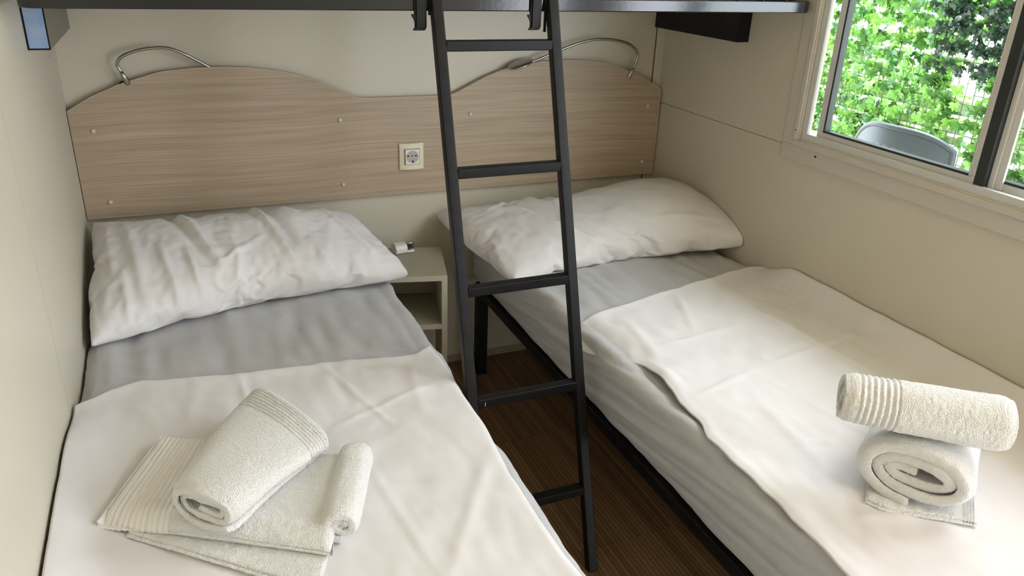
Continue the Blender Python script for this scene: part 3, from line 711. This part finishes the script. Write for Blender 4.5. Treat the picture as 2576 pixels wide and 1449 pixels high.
# left bed, lower folded towel
tl = empty('folded_towel', (.3, -1.3, TB)); tag(tl, 'folded white towel lying flat on the left bed beneath another', 'towel')
o = slab('body', tl, [(.074, -1.277), (.440, -1.497), (.505, -1.270), (.176, -1.040)], TB + .004, .034, M['terry'], ribs=(.045, .31, 10), seed=3, nx=210, ny=100, zfun=lambda a, b_: -.016 * (1 - sm(0, .45, a)) + .006 * math.sin(a * 3) - .012 * (1 - sm(0, .16, b_)) + .012 * sm(.82, 1, a) * sm(.1, .5, b_))
ax0 = Vector((.366, -.220)).normalized()
ribbed(o, lambda c: (Vector((c.x, c.y)) - Vector((.074, -1.277))).dot(ax0) < .132 and c.z > TB + .006)
fluffy(o, .0016)
fluffy(slab('lower_fold', tl, [(.120, -1.313), (.405, -1.560), (.50, -1.330), (.20, -1.12)], TB - .004, .014, M['terry'], seed=6, nx=160, ny=60, layers=1))
fluffy(roll('rolled_end', tl, (.462, -1.462, TB + .034), (.536, -1.262, TB + .034), (0, 0, 1), (.034, .032), (.036, .036), t=.014, turns=2.6, start=.94, seed=5, flat=.2))
# left bed, upper rolled towel: the far end opens out, skewed towards the aisle
tu = empty('rolled_towel', (.34, -1.25, TB + .035)); tag(tu, 'loosely rolled white towel with ribbed end lying on top of the folded one', 'towel')
o = roll('body', tu, (.2455, -1.388, TB + .078), (.4375, -1.124, TB + .062), (-.06, -.10, 1), (.072, .040), (.130, .036), t=.013, turns=2.2, start=4.33, ribs=(.74, .955, 7), seed=9, flat=.15, bow=lambda u: Vector((0, 0, .010 * math.sin(u * 3.14))), nlen=150, skew=(-.18, -.62), ribh=.0045)
fluffy(o)
# right bed, lower rolled towel
TR = ZR + .017
tr = empty('rolled_towel', (1.6, -1.65, TR)); tag(tr, 'rolled white towel on the right bed showing its spiral end', 'towel')
fluffy(roll('body', tr, (1.446, -1.772, TR + .072), (1.715, -1.600, TR + .060), (0, 0, 1), (.103, .066), (.088, .052), t=.021, turns=2.5, start=1.57, seed=2, flat=.15, ribs=(.84, .985, 5)))
fluffy(slab('tail', tr, [(1.375, -1.738), (1.532, -1.850), (1.740, -1.690), (1.640, -1.520)], TR - .004, .013, M['terry'], ribs=(.86, .99, 5), seed=8, nx=120, layers=1, edge=lambda a, b_: Vector((-.02, .03, 0)) * (a - .5) ** 2 * b_ + Vector((.012, .010, 0)) * math.exp(-(a / .12) ** 2) * abs(2 * b_ - 1) ** 3))
# right bed, upper rolled towel lying across
tp = empty('rolled_towel', (1.47, -1.73, TR + .13)); tag(tp, 'rolled white towel with ribbed band balanced across the other roll', 'towel')
fluffy(roll('body', tp, (1.366, -1.638, TR + .183), (1.580, -1.824, TR + .183), (0, 0, 1), (.053, .047), (.056, .052), t=.013, turns=2.6, start=.94, ribs=(.10, .33, 6), seed=14, flat=.1, nlen=170, ribh=.004))
#OUTDOOR
# ================================================================ OUTDOORS
tag(MB().box((2.1, -8, -.45), (16, 9, -.35)).build('ground', M['dirt']), kind='structure')
tag(MB().box((-.1, YF - .08, -.4), (2.12, YB + .1, -.07)).build('foundation', M['ext']), kind='structure')
sc_ = empty('ivy_screen', (3.2, 0, 0)); tag(sc_, 'screen of artificial ivy leaves on a wire trellis outside the window', 'ivy screen')
rnd = random.Random(3)
def leaves(name, n, m, ya, yb, za, zb, xa, xb, size, holes=None, dens=None):
    base = [(0, -.1), (.35, -.28), (.62, .05), (.38, .20), (.50, .55), (.18, .50), (0, .95), (-.18, .50), (-.50, .55), (-.38, .20), (-.62, .05), (-.35, -.28)]
    v = []; f = []
    for _ in range(n):
        y = rnd.uniform(ya, yb); z = rnd.uniform(za, zb); z = round(z / .072) * .072 + rnd.gauss(0, .015); x = rnd.uniform(xa, xb)
        if holes and holes(y, z): continue
        s_ = size * rnd.uniform(.75, 1.25)
        R = Matrix.Rotation(rnd.uniform(-.5, .5), 3, 'X') @ Matrix.Rotation(rnd.uniform(-.9, .9), 3, 'Z') @ Matrix.Rotation(rnd.uniform(-.9, .5), 3, 'Y')
        k = len(v); v.append(Vector((x, y, z)) + R @ Vector((.012 * s_ / .05, 0, -.3 * s_)))
        for a, b_ in base: v.append(Vector((x, y, z)) + R @ Vector((.004 * math.sin(a * 9), a * s_, -b_ * s_)))
        for i in range(12): f.append((k, k + 1 + i, k + 1 + (i + 1) % 12))
    return obj(name, v, f, m, sc_)
postY = lambda z: -.30 - (z < .95) * .06
def hole(y, z): return abs(y + .345) < .055 + .04 * nz(z * 9, 2) and .4 < z < 1.26 and rnd.random() < .93
tag(leaves('leaves', 17000, M['ivy'], -1.9, 1.9, .0, 2.0, 3.14, 3.26, .042, hole), kind='stuff')
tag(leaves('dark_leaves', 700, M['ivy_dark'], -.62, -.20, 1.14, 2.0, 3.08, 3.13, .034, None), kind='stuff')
g_ = MB()
for i in range(96): g_.bar((3.20, -1.9 + i * .04, 0), (3.20, -1.9 + i * .04, 2.0), .002, .002, (1, 0, 0))
for i in range(50): g_.bar((3.203, -1.9, i * .04), (3.203, 1.9, i * .04), .002, .002)
g_.build('wire_trellis', M['wire'], sc_)
for k, z in enumerate((.65, .72, .79, .865, .94, 1.01, 1.16)): MB().box((3.205, -1.9, z), (3.215, 1.9, z + .011)).build('sunlit_line', M['sunlit_line'], sc_)  # pale strips whose colour stands in for sunlit lines between leaf rows
tag(MB().box((RW + .10, -4, 2.22), (RW + .52, 2.5, 2.27)).build('sun_blocker', M['ext']), kind='structure')  # unseen slab added above the window to keep direct sun out
fb = empty('board_fence', (3.32, 0, -.35)); tag(fb, 'pale horizontal board fence behind the ivy screen', 'fence')
for i in range(6):
    MB().box((3.35, -2.0, .30 + i * .125), (3.38, 2.0, .385 + i * .125)).build('board', M['fence'], fb)
for y in (-1.9, 0.4, 1.9): MB().box((3.381, y - .03, -.35), (3.43, y + .03, 1.1)).build('post', M['fence'], fb)
tag(MB().tube([(3.305, -.345, -.35), (3.305, -.345, 1.24)], [.04, .04], 16).build('white_post', M['white_out'], smooth=True), 'white outdoor post showing through a gap in the ivy', 'post')
# garden chair
ch = empty('garden_chair', (2.62, -.55, -.35)); tag(ch, 'grey resin garden chair with perforated back outside the window', 'chair')
def chair_back():
    """curved shell back with rows of slots"""
    cxy = Vector((2.62, -.535)); v = []; f = []
    NX, NZ = 60, 44; w2 = .215
    def P3(i, j):
        s_ = -1 + 2 * i / NX; ztop = .985 - (.05 if s_ < 0 else .15) * abs(s_) ** (4 if s_ < 0 else 2.6) ; z = lerp(.30, ztop, j / NZ)
        return Vector((cxy.x - .09 * (1 - s_ * s_) + .08 + .05 * (z - .5) * -1, cxy.y + s_ * w2, z))
    keep = set()
    for j in range(NZ + 1):
        for i in range(NX + 1): v.append(P3(i, j))
    for j in range(NZ):
        for i in range(NX):
            inner = 10 < i < NX - 10 and 6 < j < NZ - 4
            if inner and (j % 3 != 0) and ((i + (j // 3) % 2 * 3) % 5 not in (0, 1)): continue
            a0 = j * (NX + 1) + i; f.append((a0, a0 + 1, a0 + NX + 2, a0 + NX + 1))
    o = obj('backrest', v, f, M['chair'], ch, smooth=True); thick(o, .008, 0)
    rim = [P3(0, 0)] + [P3(0, j) for j in range(4, NZ + 1, 4)] + [P3(i, NZ) for i in range(2, NX + 1, 2)] + [P3(NX, j) for j in range(NZ - 4, -1, -4)]
    MB().tube(rim, .010, 8).build('back_rim', M['chair'], ch, smooth=True)
chair_back()
MB().box((2.44, -.79, .10), (2.86, -.33, .13)).build('seat', M['chair'], ch, bevel=.01)
for x in (2.46, 2.84):
    for y in (-.77, -.35): MB().box((x - .018, y - .018, -.35), (x + .018, y + .018, .10 if x > 2.6 else .30)).build('leg', M['chair'], ch, bevel=.004)
# trees beyond the fence
for (x, y, r, lab) in ((6.2, 1.6, 1.5, 'leafy green tree beyond the fence'), (5.6, -1.6, 1.3, 'second leafy bush beyond the fence')):
    pass
# ceiling lamp inside, out of view
cl = empty('ceiling_lamp', (1.45, -1.95, CH)); tag(cl, 'round warm ceiling lamp in the middle of the room', 'ceiling lamp')
MB().tube([(1.45, -1.95, CH - .001), (1.45, -1.95, CH - .02)], .17, 32).build('lamp_base', M['white_pl'], cl)
MB().tube([(1.45, -1.95, CH - .0205), (1.45, -1.95, CH - .06), (1.45, -1.95, CH - .07)], [.155, .15, .10], 32).build('diffuser', M['glow'], cl)

# ---------------------------------------------------------------- groups of repeated things
for o in COL.objects:
    if o.parent or not o.get('category'): continue
    c = o['category']
    g_ = {'lamp': 'gooseneck lamps on the headboard', 'bracket': 'brackets under the upper bunk', 'bed frame': 'frames of the two beds', 'bed sheet': 'white cover sheets on the beds',
          'pillow': 'white pillows on the beds', 'towel': 'white towels on the beds'}.get(c)
    if c == 'mattress' and 'fitted' in o['label']: g_ = 'mattresses of the two beds'
    if g_: o['group'] = g_
